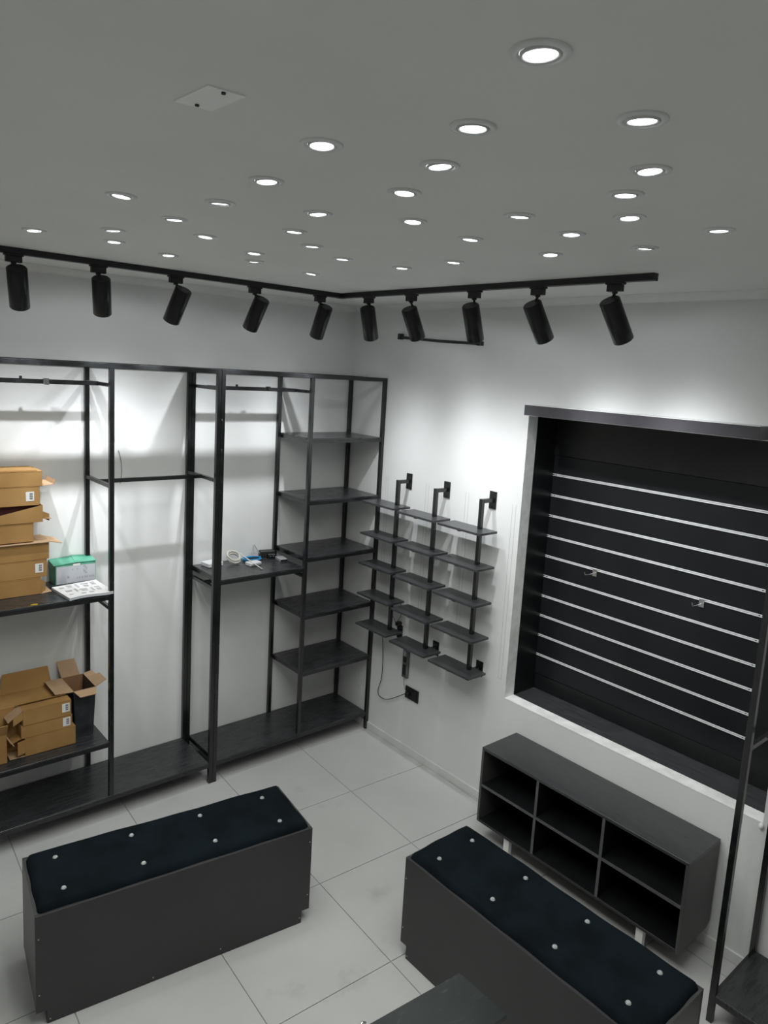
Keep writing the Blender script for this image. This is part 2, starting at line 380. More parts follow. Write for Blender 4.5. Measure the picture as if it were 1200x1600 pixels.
# ------------------------------------------------------------------ steel racks
FY, RY, TH = -0.403, -0.016, 0.025
def rack(name, label, cat, loc, posts, mids, top=True, parts=(), tf=None, xa=0, xb=0, grp=None):
    """posts: xs of the corner posts, mids: xs of posts ending on the bottom shelf.
       tf maps (u,v,z): u along the wall, v away from the wall (negative) to the world."""
    tf = tf or (lambda u, v, z: (u, v, z))
    t = thing(name, label, cat, loc, grp)
    def B(nm, p, q, s=TH, s2=None, m='steel', par=t, **k):
        return MB().bar(tf(*p), tf(*q), s, s2).obj(nm, m, par, 0.0012, **k)
    HT = 2.604
    for u in posts:
        for v in (FY, RY): B('post', (u, v, 0.0), (u, v, HT))
    for u in mids:
        for v in (FY, RY): B('post', (u, v, 0.135), (u, v, HT - TH))
    u0, u1 = min(posts), max(posts)
    for v in (FY, RY): B('top_rail', (u0 + TH / 2, v, HT - TH / 2), (u1 - TH / 2, v, HT - TH / 2))
    for u in list(posts) + list(mids): B('cross_bar', (u, FY + TH / 2, HT - TH / 2), (u, RY - TH / 2, HT - TH / 2), 0.024)
    for p in parts:
        if p[0] == 'shelf':
            _, a, b, z = p[:4]
            m = p[4] if len(p) > 4 else 'board'
            mb = MB(); q0 = tf(a, FY - 0.010, z - 0.012); q1 = tf(b, RY, z)
            mb.box(q0[0], q1[0], q0[1], q1[1], q0[2], q1[2]); s = mb.obj('shelf', m, t, 0.001)
            mb = MB()
            for v in (FY, RY): mb.bar(tf(a, v, z - 0.022), tf(b, v, z - 0.022), 0.020)
            for u in (a + 0.010, b - 0.010): mb.bar(tf(u, FY + 0.01, z - 0.022), tf(u, RY - 0.01, z - 0.022), 0.020)
            mb.obj('shelf_frame', 'steel', s)
        if p[0] == 'hang':
            _, a, b, z = p
            for u in (a, b): B('cross_bar', (u, FY + TH / 2, z), (u, RY - TH / 2, z), 0.020)
            B('hanging_rail', (a, -0.205, z), (b, -0.205, z), 0.015, 0.024)
    return t, B
XR, XM, XL, XA = -0.0150, -0.6226, -1.2680, -1.903
ib = TH / 2
rb, Bb = rack('display_rack', 'tall black steel rack in the room corner with six shelves on its right side', 'rack', (-0.64, -0.2, 0),
              [XR, XL + 0.0135], [XM], parts=[
    ('shelf', XM + ib, XR - ib, 2.190), ('shelf', XM + ib, XR - ib, 1.778), ('shelf', XM + ib, XR - ib, 1.390), ('shelf', XM + ib, XR - ib, 0.990),
    ('shelf', XM + ib, XR - ib, 0.583), ('shelf', XL + 0.0135 + ib, XR - ib, 0.140), ('shelf', XL + 0.0135 + ib, XM - ib, 1.328),
    ('hang', XL + 0.0135, XM, 2.490), ('hang', XL + 0.0135, XM, 1.262)])
ra, Ba = rack('display_rack', 'tall black steel rack at the left of the wall, loaded with cardboard boxes', 'rack', (-1.9, -0.2, 0),
              [XL - 0.0135, -2.535], [XA], parts=[
    ('shelf', -2.535 + ib, XL - 0.0135 - ib, 0.140), ('shelf', -2.535 + ib, XA - ib, 1.345), ('shelf', -2.535 + ib, XA - ib, 0.475),
    ('hang', -2.535, XA, 2.490), ('hang', -2.535, XA, 1.258), ('hang', XA, XL - 0.0135, 1.945)])
# rail clamps
MB().box(-2.188, -2.158, -0.222, -0.188, 2.474, 2.508).obj('rail_clamp', 'chrome', ra, 0.003, label='small chrome rail clamp')
MB().box(-2.300, -2.288, -0.212, -0.198, 2.50, 2.515).obj('rail_clamp', 'steel', ra, 0.002)
MB().box(-1.062, -1.050, -0.212, -0.198, 2.50, 2.514).obj('rail_clamp', 'steel', rb, 0.002)
MB().box(-0.842, -0.818, -0.218, -0.192, 2.484, 2.508).obj('rail_clamp', 'steel', rb, 0.002)
# weld blobs on the double post
for z in (2.30, 2.12):
    MB().lathe((XL + 0.006, FY - 0.013, z), [(0.001, -0.02), (0.006, -0.012), (0.007, 0.004), (0.005, 0.014), (0.001, 0.02)], 8).obj('weld_bead', 'steel', rb)
# rack on the right wall (same system, along the wall)
tf = lambda u, v, z: (v - 0.004, u, z)
rr, Br = rack('display_rack', 'black steel rack against the right wall at the right edge, mostly out of view', 'rack', (-0.2, -3.9, 0),
              [-3.262, -4.53], [-3.90], parts=[
    ('shelf', -3.262 - ib, -4.53 + ib, 0.135), ('hang', -3.262, -3.90, 1.245), ('shelf', -3.90 - ib, -4.53 + ib, 0.60), ('shelf', -3.90 - ib, -4.53 + ib, 1.4)],
              tf=tf)

# ------------------------------------------------------------------ staircase of small wall shelves
TX = -0.100
ladders = [(-0.705, [1.762, 1.538, 1.324, 1.104, 0.882], -0.455, -0.785, 'nearest the corner rack'),
           (-1.070, [1.754, 1.535, 1.318, 1.094, 0.868], -0.825, -1.167, 'the middle one of three'),
           (-1.465, [1.752, 1.535, 1.314, 1.093, 0.864], -1.207, -1.562, 'nearest the slatwall recess')]
for ty, zs, y0, y1, where in ladders:
    t = thing('wall_shelf_ladder', 'black wall-mounted post carrying five small shelves, ' + where, 'wall shelf', (TX, ty, 0.84), 'five-tier shelf posts on the right wall')
    ya = ty + 0.005
    MB().bar((TX, ty, 0.835), (TX, ty, 1.935), 0.024).obj('post', 'steel', t, 0.001)
    for z, zc0, zc1 in ((1.922, 1.868, 1.975), (0.850, 0.800, 0.897)):
        MB().bar((TX + 0.012, ty, z), (-0.006, ty, z), 0.024).obj('bracket_arm', 'steel', t, 0.001)
        pl = cbox('wall_plate', 'steel', t, -0.006, 0.0, ty - 0.028, ty + 0.028, zc0, zc1, 0.001)
        for zz in (zc0 + 0.012, zc1 - 0.012):
            MB().cyl((-0.009, ty, zz), (-0.006, ty, zz), 0.005, seg=8).obj('bolt', 'screw', pl)
    for z in zs:
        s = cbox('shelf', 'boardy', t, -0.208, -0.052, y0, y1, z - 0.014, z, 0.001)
        MB().box(-0.200, -0.060, (y0 + y1) / 2 - 0.012, (y0 + y1) / 2 + 0.012, z - 0.020, z - 0.014).obj('bracket_tab', 'steel', s)

# ------------------------------------------------------------------ ceiling track and spotlights
def beam(ld):
    # reflector lamp: intensity falls off smoothly with the angle from the beam axis, plus a little spill
    ld.use_nodes = True; n = ld.node_tree.nodes; l = ld.node_tree.links
    em = [x for x in n if x.type == 'EMISSION'][0]
    tc = n.new('ShaderNodeTexCoord'); sx = n.new('ShaderNodeSeparateXYZ'); l.new(tc.outputs['Normal'], sx.inputs[0])
    ab = n.new('ShaderNodeMath'); ab.operation = 'ABSOLUTE'; l.new(sx.outputs['Z'], ab.inputs[0])
    pw = n.new('ShaderNodeMath'); pw.operation = 'POWER'; l.new(ab.outputs[0], pw.inputs[0]); pw.inputs[1].default_value = BEAM_POWER
    ad = n.new('ShaderNodeMath'); ad.operation = 'MULTIPLY_ADD'; l.new(pw.outputs[0], ad.inputs[0]); ad.inputs[1].default_value = 1.0; ad.inputs[2].default_value = BEAM_SPILL
    l.new(ad.outputs[0], em.inputs['Strength'])
tk = thing('ceiling_track', 'black L-shaped lighting track on the ceiling following both walls', 'lighting track', (-0.62, -0.65, CEIL))
TZ = CEIL - 0.014
pL, pC, pR = (-3.4, -0.58, TZ), (-0.612, -0.655, TZ), (-0.622, -2.745, TZ)
MB().bar(pL, (-0.632, -0.654, TZ), 0.036, 0.028).obj('track_bar', 'track', tk, 0.002)
MB().bar((-0.612, -0.676, TZ), pR, 0.036, 0.028).obj('track_bar', 'track', tk, 0.002)
MB().box(-0.634, -0.592, -0.677, -0.634, TZ - 0.015, TZ + 0.014).obj('corner_joint', 'track', tk, 0.002)
MB().box(-0.641, -0.603, -2.753, -2.745, TZ - 0.015, TZ + 0.014).obj('end_cap', 'track', tk, 0.002)
SP = [((-2.415, -0.607, 3.061), (-2.416, -0.66, 3.009), (-2.382, -0.568, 2.842)),
      ((-2.044, -0.617, 3.056), (-2.046, -0.66, 3.009), (-2.009, -0.573, 2.848)),
      ((-1.655, -0.627, 3.054), (-1.626, -0.66, 3.007), (-1.652, -0.567, 2.843)),
      ((-1.198, -0.639, 3.066), (-1.161, -0.66, 3.010), (-1.181, -0.564, 2.843)),
      ((-0.765, -0.651, 3.061), (-0.727, -0.66, 3.012), (-0.718, -0.559, 2.835)),
      ((-0.613, -0.926, 3.061), (-0.645, -0.957, 3.006), (-0.564, -0.906, 2.838)),
      ((-0.615, -1.299, 3.062), (-0.645, -1.318, 2.994), (-0.555, -1.306, 2.841)),
      ((-0.617, -1.770, 3.061), (-0.645, -1.774, 2.999), (-0.556, -1.743, 2.834)),
      ((-0.619, -2.168, 3.063), (-0.645, -2.159, 2.997), (-0.537, -2.168, 2.840)),
      ((-0.621, -2.572, 3.059), (-0.645, -2.565, 2.999), (-0.536, -2.584, 2.842))]
SL = ['first black track spotlight from the left, hanging almost upright', 'second black track spotlight from the left, vented top facing us',
      'third black track spotlight from the left, leaning towards the left wall', 'fourth black track spotlight from the left, in front of the double post rack',
      'fifth black track spotlight, last on the left wall side before the corner', 'black track spotlight just right of the track corner',
      'black track spotlight seen in front of the left end of the small wall bar', 'black track spotlight seen in front of the right end of the small wall bar',
      'black track spotlight second from the right end of the track', 'black track spotlight nearest the open right end of the track']
for i, ((ax, ay, az), T, B) in enumerate(SP):
    T = Vector(T); B = Vector(B); d = (B - T).normalized(); left = i < 5
    t = thing('track_spotlight', SL[i], 'spotlight', (ax, ay, TZ - 0.014), 'black spotlights on the ceiling track')
    zt = TZ - 0.014
    if left: b1 = (0.040, 0.017); b2 = (0.034, 0.0135)
    else: b1 = (0.017, 0.040); b2 = (0.0135, 0.034)
    mb = MB(); mb.box(ax - b1[0], ax + b1[0], ay - b1[1], ay + b1[1], zt - 0.008, zt)
    mb.box(ax - b2[0], ax + b2[0], ay - b2[1], ay + b2[1], zt - 0.036, zt - 0.008); mb.obj('track_adapter', 'track', t, 0.0015)
    # swivel stem to the wall-side rim of the housing
    rim = T + d * 0.012
    wallv = Vector((0, 1, 0)) if left else Vector((1, 0, 0))
    side = (wallv - d * wallv.dot(d)).normalized(); stem_end = T + side * 0.028
    mb = MB(); mb.cyl((ax, ay, zt - 0.034), (ax, ay, zt - 0.044), 0.012, seg=16); mb.cyl((ax, ay, zt - 0.044), stem_end + d * 0.004, 0.006, seg=12)
    mb.obj('swivel_stem', 'track', t)
    R_ = 0.0435; hl = (B - T).length
    mb = MB()
    mb.cyl(T, T + d * 0.004, R_ - 0.004, R_, seg=36, cap=False); mb.cyl(T + d * 0.004, T + d * (hl - 0.003), R_, seg=36, cap=False)
    mb.cyl(T + d * (hl - 0.003), T + d * hl, R_, R_ - 0.003, seg=36, cap=False)
    mb.cyl(T + d * hl, T + d * (hl - 0.03), R_ - 0.004, R_ - 0.012, seg=36, cap=False)
    bmesh.ops.remove_doubles(mb.bm, verts=mb.bm.verts, dist=1e-5)
    hs = mb.obj('lamp_housing', 'spot', t)
    MB().cyl(T + d * 0.0006, T + d * 0.0016, R_ - 0.0055, seg=32).obj('vent_cap', 'vent', hs)
    MB().cyl(T + d * (hl - 0.033), T + d * (hl - 0.030), R_ - 0.010, seg=28).obj('lens', 'lens', t)
    ld = bpy.data.lights.new('track_lamp', 'SPOT'); ld.energy = SPOT_W; ld.color = SPOT_COL
    ld.spot_size = math.radians(160); ld.spot_blend = 0.3; ld.shadow_soft_size = 0.011; beam(ld)
    lo = bpy.data.objects.new('track_lamp', ld); COL.objects.link(lo)
    lo.matrix_world = Matrix.Translation(B + d * 0.004) @ (-d).to_track_quat('Z', 'Y').to_matrix().to_4x4()
    lo.parent = t; lo.matrix_parent_inverse = LOC[t.name].inverted()

# ------------------------------------------------------------------ recessed downlights
DL = [(-2.489, -3.642, 'largest lit recessed downlight, nearest the viewer at the top'),
 (-2.175, -3.612, 'large lit downlight, rightmost of the first four, near the right edge'),
 (-2.323, -3.358, 'large lit downlight below and left of the largest one'),
 (-2.435, -3.043, 'lit downlight nearest the square ceiling plate, to its lower right'),
 (-1.902, -3.468, 'lit downlight below the rightmost of the four large ones'),
 (-2.186, -3.132, 'lit downlight third down the central diagonal line from the largest'),
 (-2.073, -2.887, 'lit downlight fourth down the central diagonal line from the largest'),
 (-2.348, -2.683, 'lit downlight below left of the one beside the ceiling plate'),
 (-2.515, -2.169, 'lit downlight alone at the upper left, above the second track spotlight'),
 (-1.757, -3.320, 'lit downlight third down the right-hand column'),
 (-2.299, -2.345, 'lit downlight straight below the square ceiling plate'),
 (-1.709, -2.958, 'lit downlight between the centre line and the right-hand column, upper of the pair'),
 (-2.051, -2.477, 'lit downlight above the fifth track spotlight, topmost of the three stacked there'),
 (-1.824, -2.643, 'lit downlight fifth down the central diagonal line from the largest'),
 (-1.540, -3.198, 'lit downlight fourth down the right-hand column'),
 (-2.269, -1.976, 'lit downlight above the third track spotlight, at mid left'),
 (-2.314, -1.556, 'lit downlight above the second track spotlight, upper of two close ones'),
 (-2.498, -1.244, 'small lit downlight nearest the left edge of the photo'),
 (-1.930, -2.163, 'lit downlight left of centre between two stacked ones, near the fifth spotlight'),
 (-1.433, -2.932, 'small lit downlight between the paired ones and the right-hand column'),
 (-1.273, -3.316, 'small lit downlight farthest right on the ceiling'),
 (-1.528, -2.599, 'small lit downlight above the eighth track spotlight'),
 (-2.211, -1.281, 'lit downlight above the second track spotlight, lower of two close ones'),
 (-2.056, -1.765, 'small lit downlight right of the one above the third track spotlight'),
 (-1.725, -1.970, 'small lit downlight above the fifth track spotlight, second in the stack there'),
 (-1.126, -3.000, 'small lit downlight above the open right end of the track'),
 (-1.751, -1.587, 'small lit downlight above the fourth track spotlight, upper of two'),
 (-1.925, -1.147, 'small lit downlight just above the track near the third spotlight'),
 (-1.168, -2.651, 'small lit downlight above the ninth track spotlight'),
 (-1.474, -1.822, 'small lit downlight above and left of the track corner'),
 (-1.624, -1.367, 'small lit downlight above the fourth track spotlight, lower of two'),
 (-1.201, -2.198, 'small lit downlight above and right of the seventh track spotlight'),
 (-1.188, -1.870, 'small lit downlight above the seventh track spotlight'),
 (-1.261, -1.281, 'small lit downlight lowest and closest to the track, by the fifth spotlight')]
for i, (x, y, lab) in enumerate(DL):
    t = thing('recessed_downlight', lab, 'downlight', (x, y, CEIL), 'recessed downlights in the ceiling')
    MB().lathe((x, y, CEIL), [(0.0435, 0.0), (0.0435, -0.0025), (0.041, -0.0045), (0.033, -0.0050), (0.0300, -0.0030), (0.0295, 0.0)], 40).obj('trim_ring', 'trim', t)
    tx, ty = random.uniform(-0.09, 0.09), random.uniform(-0.09, 0.09)
    rot = Matrix.Translation((x, y, CEIL - 0.0045)) @ Matrix.Rotation(tx, 4, 'X') @ Matrix.Rotation(ty, 4, 'Y')
    mb = MB(); mb.lathe((0, 0, 0), [(0.0290, 0.004), (0.0285, -0.0006), (0.0262, -0.0014), (0.0240, 0.0), (0.0236, 0.004)], 36)
    for v in mb.bm.verts: v.co = rot @ v.co
    mb.obj('gimbal_ring', 'trimdark', t)
    mb = MB(); mb.lathe((0, 0, 0), [(0.0239, 0.0020), (0.0237, 0.0010), (0.018, -0.0004), (0.009, -0.0010), (0.0003, -0.0012)], 36)
    for v in mb.bm.verts: v.co = rot @ v.co
    mb.obj('diffuser', 'glow', t)
    ld = bpy.data.lights.new('downlight_lamp', 'SPOT'); ld.energy = DOWN_W; ld.color = LAMP_COL
    ld.spot_size = math.radians(165); ld.spot_blend = 1.0; ld.shadow_soft_size = 0.03
    lo = bpy.data.objects.new('downlight_lamp', ld); COL.objects.link(lo); lo.location = (0, 0, -0.05)
    lo.parent = t
WH = ['at the near wall level with the corner', 'at the near wall beside the left bench', 'at the near wall beside the viewer', 'farthest back at the near wall', 'straight behind the viewer',
      'behind the viewer towards the right wall', 'behind the viewer close to the right wall', 'above the rack on the right wall']
# unseen downlights added behind the viewer to give the room more fill light
for k, (x, y) in enumerate([(-4.3, -1.2), (-4.3, -2.6), (-4.3, -4.0), (-4.3, -5.4), (-3.3, -5.4), (-2.3, -5.4), (-1.3, -5.4), (-0.8, -4.3)]):
    t = thing('recessed_downlight', 'added fill downlight, unseen outside the frame, ' + WH[k], 'downlight', (x, y, CEIL), 'added fill downlights behind the viewer')
    MB().lathe((x, y, CEIL), [(0.0435, 0.0), (0.0435, -0.0025), (0.041, -0.0045), (0.033, -0.0050), (0.0300, -0.0030), (0.0295, 0.0)], 24).obj('trim_ring', 'trim', t)
    MB().lathe((x, y, CEIL), [(0.0296, -0.0015), (0.0266, -0.0035), (0.020, -0.0058), (0.0003, -0.0072)], 24).obj('diffuser', 'glow', t)
    ld = bpy.data.lights.new('downlight_lamp', 'SPOT'); ld.energy = DOWN_W; ld.color = LAMP_COL
    ld.spot_size = math.radians(165); ld.spot_blend = 1.0; ld.shadow_soft_size = 0.03
    lo = bpy.data.objects.new('downlight_lamp', ld); COL.objects.link(lo); lo.location = (0, 0, -0.05)
    lo.parent = t
# ceiling access plate
t = thing('ceiling_cover_plate', 'flat pale square cover plate with two dark screws on the ceiling', 'cover plate', (-2.712, -3.10, CEIL))
MB().prism([(-2.748, -3.038, CEIL - 0.003), (-2.743, -3.157, CEIL - 0.003), (-2.675, -3.161, CEIL - 0.003), (-2.681, -3.047, CEIL - 0.003)], (0, 0, 0.003)).obj('plate', 'plate', t)
for x, y in ((-2.711, -3.150), (-2.714, -3.058)):
    MB().cyl((x, y, CEIL - 0.006), (x, y, CEIL - 0.003), 0.0038, seg=12).obj('screw', 'screw', t)

# small black bar on the right wall below the track
t = thing('wall_bar', 'thin black metal bar fixed high on the right wall behind the spotlights', 'bar', (-0.02, -0.9, 2.87))
MB().bar((-0.022, -0.545, 2.884), (-0.022, -0.93, 2.862), 0.014, 0.018).obj('bar_segment', 'steel', t, 0.001)
MB().bar((-0.022, -0.93, 2.862), (-0.022, -1.27, 2.850), 0.014, 0.018).obj('bar_segment', 'steel', t, 0.001)
cbox('end_bracket', 'steel', t, -0.034, 0.0, -0.556, -0.530, 2.870, 2.908, 0.001)
cbox('end_bracket', 'steel', t, -0.034, 0.0, -1.290, -1.262, 2.838, 2.864, 0.001)

# ------------------------------------------------------------------ benches
def bench(label, cx, cy, rot, L, D, front_sign=1):
    """local x = length, local -y = front."""
    t = thing('upholstered_bench', label, 'bench', (cx, cy, 0), None, rot)
    W_ = LOC[t.name]
    def fin(mb, *a, **k):
        for v in mb.bm.verts: v.co = W_ @ v.co
        return mb.obj(*a, **k)
    h = 0.487; k = 0.062; ins = 0.040; th = 0.016
    for s, nm in ((-1, 'front_panel'), (1, 'back_panel')):
        y = s * (D / 2 - th / 2)
        pts = [(-L / 2, k), (-L / 2 + ins, k), (-L / 2 + ins, 0), (L / 2 - ins, 0), (L / 2 - ins, k), (L / 2, k), (L / 2, h), (-L / 2, h)]
        p = fin(MB().prism([(a, y - th / 2, b) for a, b in pts], (0, th, 0)), nm, 'lam', t, 0.001)
        if s < 0:
            for a, b in ((-L / 2 + 0.012, h - 0.10), (-L / 2 + 0.012, 0.14), (-L / 2 + 0.05, 0.018), (L / 2 - 0.012, h - 0.07), (L / 2 - 0.012, 0.14), (L / 2 - 0.05, 0.03),
                         (-L * 0.12, 0.02), (L * 0.13, 0.03)):
                fin(MB().cyl((a, -D / 2 - 0.0008, b), (a, -D / 2, b), 0.0032, seg=8), 'screw', 'screwl', p)
    for s in (-1, 1):
        x = s * (L / 2 - th / 2)
        fin(MB().box(x - th / 2, x + th / 2, -D / 2 + th, D / 2 - th, k, h), 'side_panel', 'lamlit', t, 0.001)  # ends coloured lighter than the front to imitate light falling on them
        x = s * (L / 2 - ins - th / 2)
        fin(MB().box(x - th / 2, x + th / 2, -D / 2 + th, D / 2 - th, 0.0, k), 'plinth', 'black', t)
    fin(MB().box(-L / 2 + th, L / 2 - th, -D / 2 + th, D / 2 - th, h - 0.030, h - 0.014), 'top_board', 'black', t)
    # cushion: rounded pad, tufted at the buttons
    cl, cd, ch = L - 0.020, D - 0.020, 0.034
    bt = [(-L / 2 + 0.118 + i * 0.3150 * (L / 1.19), y) for i in range(4) for y in (-0.103, 0.112)]
    nx, ny = 96, 34
    mb = MB(); g = []
    for i in range(nx + 1):
        row = []
        for j in range(ny + 1):
            x = -cl / 2 + cl * i / nx; y = -cd / 2 + cd * j / ny
            ex_ = min(cl / 2 - abs(x), cd / 2 - abs(y)); r = 0.024
            z = ch * (1 - max(0, (1 - ex_ / r)) ** 2.4 * 0.85)
            z += 0.0025 * math.sin(9 * x + 1) * math.cos(13 * y)
            for bx, by in bt:
                q = math.hypot(x - bx, y - by); z -= 0.009 * math.exp(-(q / 0.016) ** 2) + 0.004 * math.exp(-(q / 0.05) ** 2)
            # round the plan corners
            cxn, cyn = cl / 2 - 0.02, cd / 2 - 0.02
            if abs(x) > cxn and abs(y) > cyn:
                dx, dy = abs(x) - cxn, abs(y) - cyn; q = math.hypot(dx, dy)
                if q > 1e-6:
                    m_ = max(dx, dy); sc = m_ / q
                    x = math.copysign(cxn + dx * sc, x); y = math.copysign(cyn + dy * sc, y)
            x += 0.0015 * math.sin(y * 40); y += 0.0015 * math.sin(x * 23)
            row.append(mb.bm.verts.new((x, y, h - 0.006 + z)))
        g.append(row)
    for i in range(nx):
        for j in range(ny):
            f = mb.bm.faces.new([g[i][j], g[i + 1][j], g[i + 1][j + 1], g[i][j + 1]]); f.smooth = True
    loop = [g[i][0] for i in range(nx + 1)] + [g[nx][j] for j in range(1, ny + 1)] + [g[i][ny] for i in range(nx - 1, -1, -1)] + [g[0][j] for j in range(ny - 1, 0, -1)]
    low = [mb.bm.verts.new((v.co.x, v.co.y, h - 0.0138)) for v in loop]
    for i in range(len(loop)):
        f = mb.bm.faces.new([loop[i], low[i], low[(i + 1) % len(loop)], loop[(i + 1) % len(loop)]]); f.smooth = True
    mb.bm.faces.new(low)
    cu = fin(mb, 'cushion', 'velvet', t)
    for bx, by in bt:
        zt = h + 0.0165
        mb = MB(); mb.lathe((bx, by, zt), [(0.0105, 0.0), (0.0115, 0.003), (0.0085, 0.0075), (0.004, 0.0085), (0.0003, 0.0085)], 10)
        for f in mb.bm.faces: f.smooth = False
        fin(mb, 'button', 'crystal', cu)
    return t
bench('long black storage bench with navy velvet seat at the left, angled in the room', -2.006, -1.478, math.radians(-7.9), 1.192, 0.398)
bench('long black storage bench with navy velvet seat in front of the cubby cabinet', -1.026, -2.782, math.radians(-90.0), 1.205, 0.396)

# ------------------------------------------------------------------ cubby cabinet
t = thing('cubby_cabinet', 'low charcoal cabinet with six open compartments under the slatwall recess', 'cabinet', (-0.16, -2.43, 0))
X0, X1, Y0, Y1, Z0, Z1 = -0.313, -0.013, -3.052, -1.805, 0.115, 0.569
th = 0.016
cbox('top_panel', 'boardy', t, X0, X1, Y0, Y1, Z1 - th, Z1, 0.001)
cbox('bottom_panel', 'black', t, X0, X1, Y0 + th, Y1 - th, Z0, Z0 + th, 0.001)
for y in (Y0, Y1 - th):
    MB().prism([(X0, y, Z0), (X1 - 0.03, y, Z0), (X1, y, Z0 + 0.03), (X1, y, Z1 - th), (X0, y, Z1 - th)], (0, th, 0)).obj('side_panel', 'lamlit', t, 0.001)  # lit look of the cabinet sides painted in with the lighter laminate
cbox('back_panel', 'black', t, X1 - 0.006, X1, Y0 + th, Y1 - th, Z0 + th, Z1 - th)
ys = [Y1 - th, -2.205, -2.612, Y0 + th]
for y in ys[1:3]: cbox('divider', 'black', t, X0 + 0.001, X1 - 0.006, y - th / 2, y + th / 2, Z0 + th, Z1 - th, 0.001)
for a, b in zip(ys, ys[1:]):
    a2 = a if a == ys[0] else a - th / 2; b2 = b if b == ys[-1] else b + th / 2
    cbox('shelf', 'black', t, X0 + 0.002, X1 - 0.006, b2, a2, 0.342 - th / 2, 0.342 + th / 2, 0.001)
for y in ys[1:3]: cbox('lit_edge_band', 'edge', t, X0, X0 + 0.001, y - th / 2, y + th / 2, Z0 + th, Z1 - th)  # paler front edges: light from above put into the colour
for a, b in zip(ys, ys[1:]):
    a2 = a if a == ys[0] else a - th / 2; b2 = b if b == ys[-1] else b + th / 2
    cbox('lit_edge_band', 'edge', t, X0 + 0.001, X0 + 0.002, b2, a2, 0.342 - th / 2, 0.342 + th / 2)
for y in (-2.022, -2.852):
    cbox('foot_block', 'sticker', t, -0.300, -0.270, y - 0.019, y + 0.019, 0.0, Z0, 0.002, label='pale support block')
    cbox('foot_block', 'sticker', t, -0.060, -0.035, y - 0.026, y + 0.026, 0.0, Z0, 0.002, label='pale support block')
for y, z in ((-2.70, 0.50), (-2.94, 0.44)):
    MB().cyl((X1 - 0.008, y, z), (X1 - 0.006, y, z), 0.003, seg=8).obj('screw', 'screwl', t)

# ------------------------------------------------------------------ narrow table at the bottom edge
t = thing('low_table', 'narrow black table with a scuffed top at the bottom edge of the photo', 'table', (-1.95, -2.97, 0))
MB().prism([(-1.592, -2.865, 0.584), (-1.589, -3.081, 0.584), (-2.45, -3.005, 0.584), (-2.45, -2.785, 0.584)], (0, 0, 0.016)).obj('table_top', 'scuff', t, 0.001)
MB().prism([(-1.95, -2.895, 0), (-1.95, -3.03, 0), (-2.40, -2.99, 0), (-2.40, -2.85, 0)], (0, 0, 0.584)).obj('pedestal', 'lam', t, 0.001)
MB().tube([(-1.975, -2.822, 0.603), (-1.985, -2.818, 0.607), (-1.995, -2.822, 0.603), (-2.003, -2.828, 0.606), (-2.012, -2.824, 0.603)], 0.0035).obj('metal_clasp', 'chrome', t, label='small shiny clasp')

# ------------------------------------------------------------------ socket, cable, housing
t = thing('wall_socket', 'black square wall socket low on the right wall', 'socket', (0, -0.873, 0.445))
cbox('cover', 'bplastic', t, -0.010, 0.0, -0.938, -0.806, 0.403, 0.490, 0.002)
cbox('insert', 'bplastic', t, -0.013, -0.010, -0.925, -0.850, 0.415, 0.478, 0.001)
t = thing('power_cable', 'thin black power cable looping from the corner shelf post to the socket', 'cable', (-0.03, -0.83, 0.445))
MB().tube([(-0.03, -0.55, 0.862), (-0.02, -0.545, 0.758), (-0.02, -0.556, 0.66), (-0.02, -0.562, 0.575), (-0.02, -0.558, 0.451), (-0.02, -0.530, 0.36), (-0.02, -0.540, 0.316),
           (-0.02, -0.60, 0.310), (-0.02, -0.669, 0.337), (-0.02, -0.768, 0.400), (-0.022, -0.832, 0.444)], 0.0028).obj('cord', 'bplastic', t)
MB().tube([(-0.012, -0.790, 0.541), (-0.014, -0.792, 0.50), (-0.016, -0.815, 0.455), (-0.02, -0.838, 0.448)], 0.002).obj('cord', 'gplastic', t)
cbox('plug', 'bplastic', t, -0.040, -0.0132, -0.865, -0.835, 0.432, 0.462, 0.003)
t = thing('cable_housing', 'narrow grey-green plastic housing on the wall above the socket', 'housing', (0, -0.794, 0.54))
cbox('casing', 'strip', t, -0.018, 0.0, -0.824, -0.765, 0.543, 0.752, 0.003)
cbox('window', 'gplastic', t, -0.020, -0.018, -0.806, -0.778, 0.700, 0.735, 0.001)
cbox('window', 'bplastic', t, -0.020, -0.018, -0.808, -0.776, 0.655, 0.695, 0.001)
cbox('window', 'bplastic', t, -0.020, -0.018, -0.808, -0.776, 0.565, 0.640, 0.001)
t = thing('power_adapter', 'small black power adapter hanging behind the lowest corner shelf', 'adapter', (-0.03, -0.66, 0.9))
cbox('body', 'bplastic', t, -0.040, -0.001, -0.722, -0.690, 0.899, 0.925, 0.003)
MB().tube([(-0.03, -0.70, 0.925), (-0.03, -0.735, 0.98), (-0.04, -0.745, 1.04), (-0.045, -0.74, 1.09)], 0.002).obj('cord', 'bplastic', t)
MB().tube([(-0.03, -0.69, 0.91), (-0.03, -0.645, 0.96), (-0.04, -0.615, 1.02), (-0.045, -0.61, 1.09)], 0.002).obj('cord', 'bplastic', t)
t = tag(MB().tube([(-1.716, -0.004, 2.09), (-1.702, -0.006, 2.03), (-1.698, -0.006, 1.95), (-1.706, -0.004, 1.89)], 0.002).obj('loose_wire', 'gplastic', None),
        'short thin grey wire sticking out of the wall behind the left rack', 'wire')

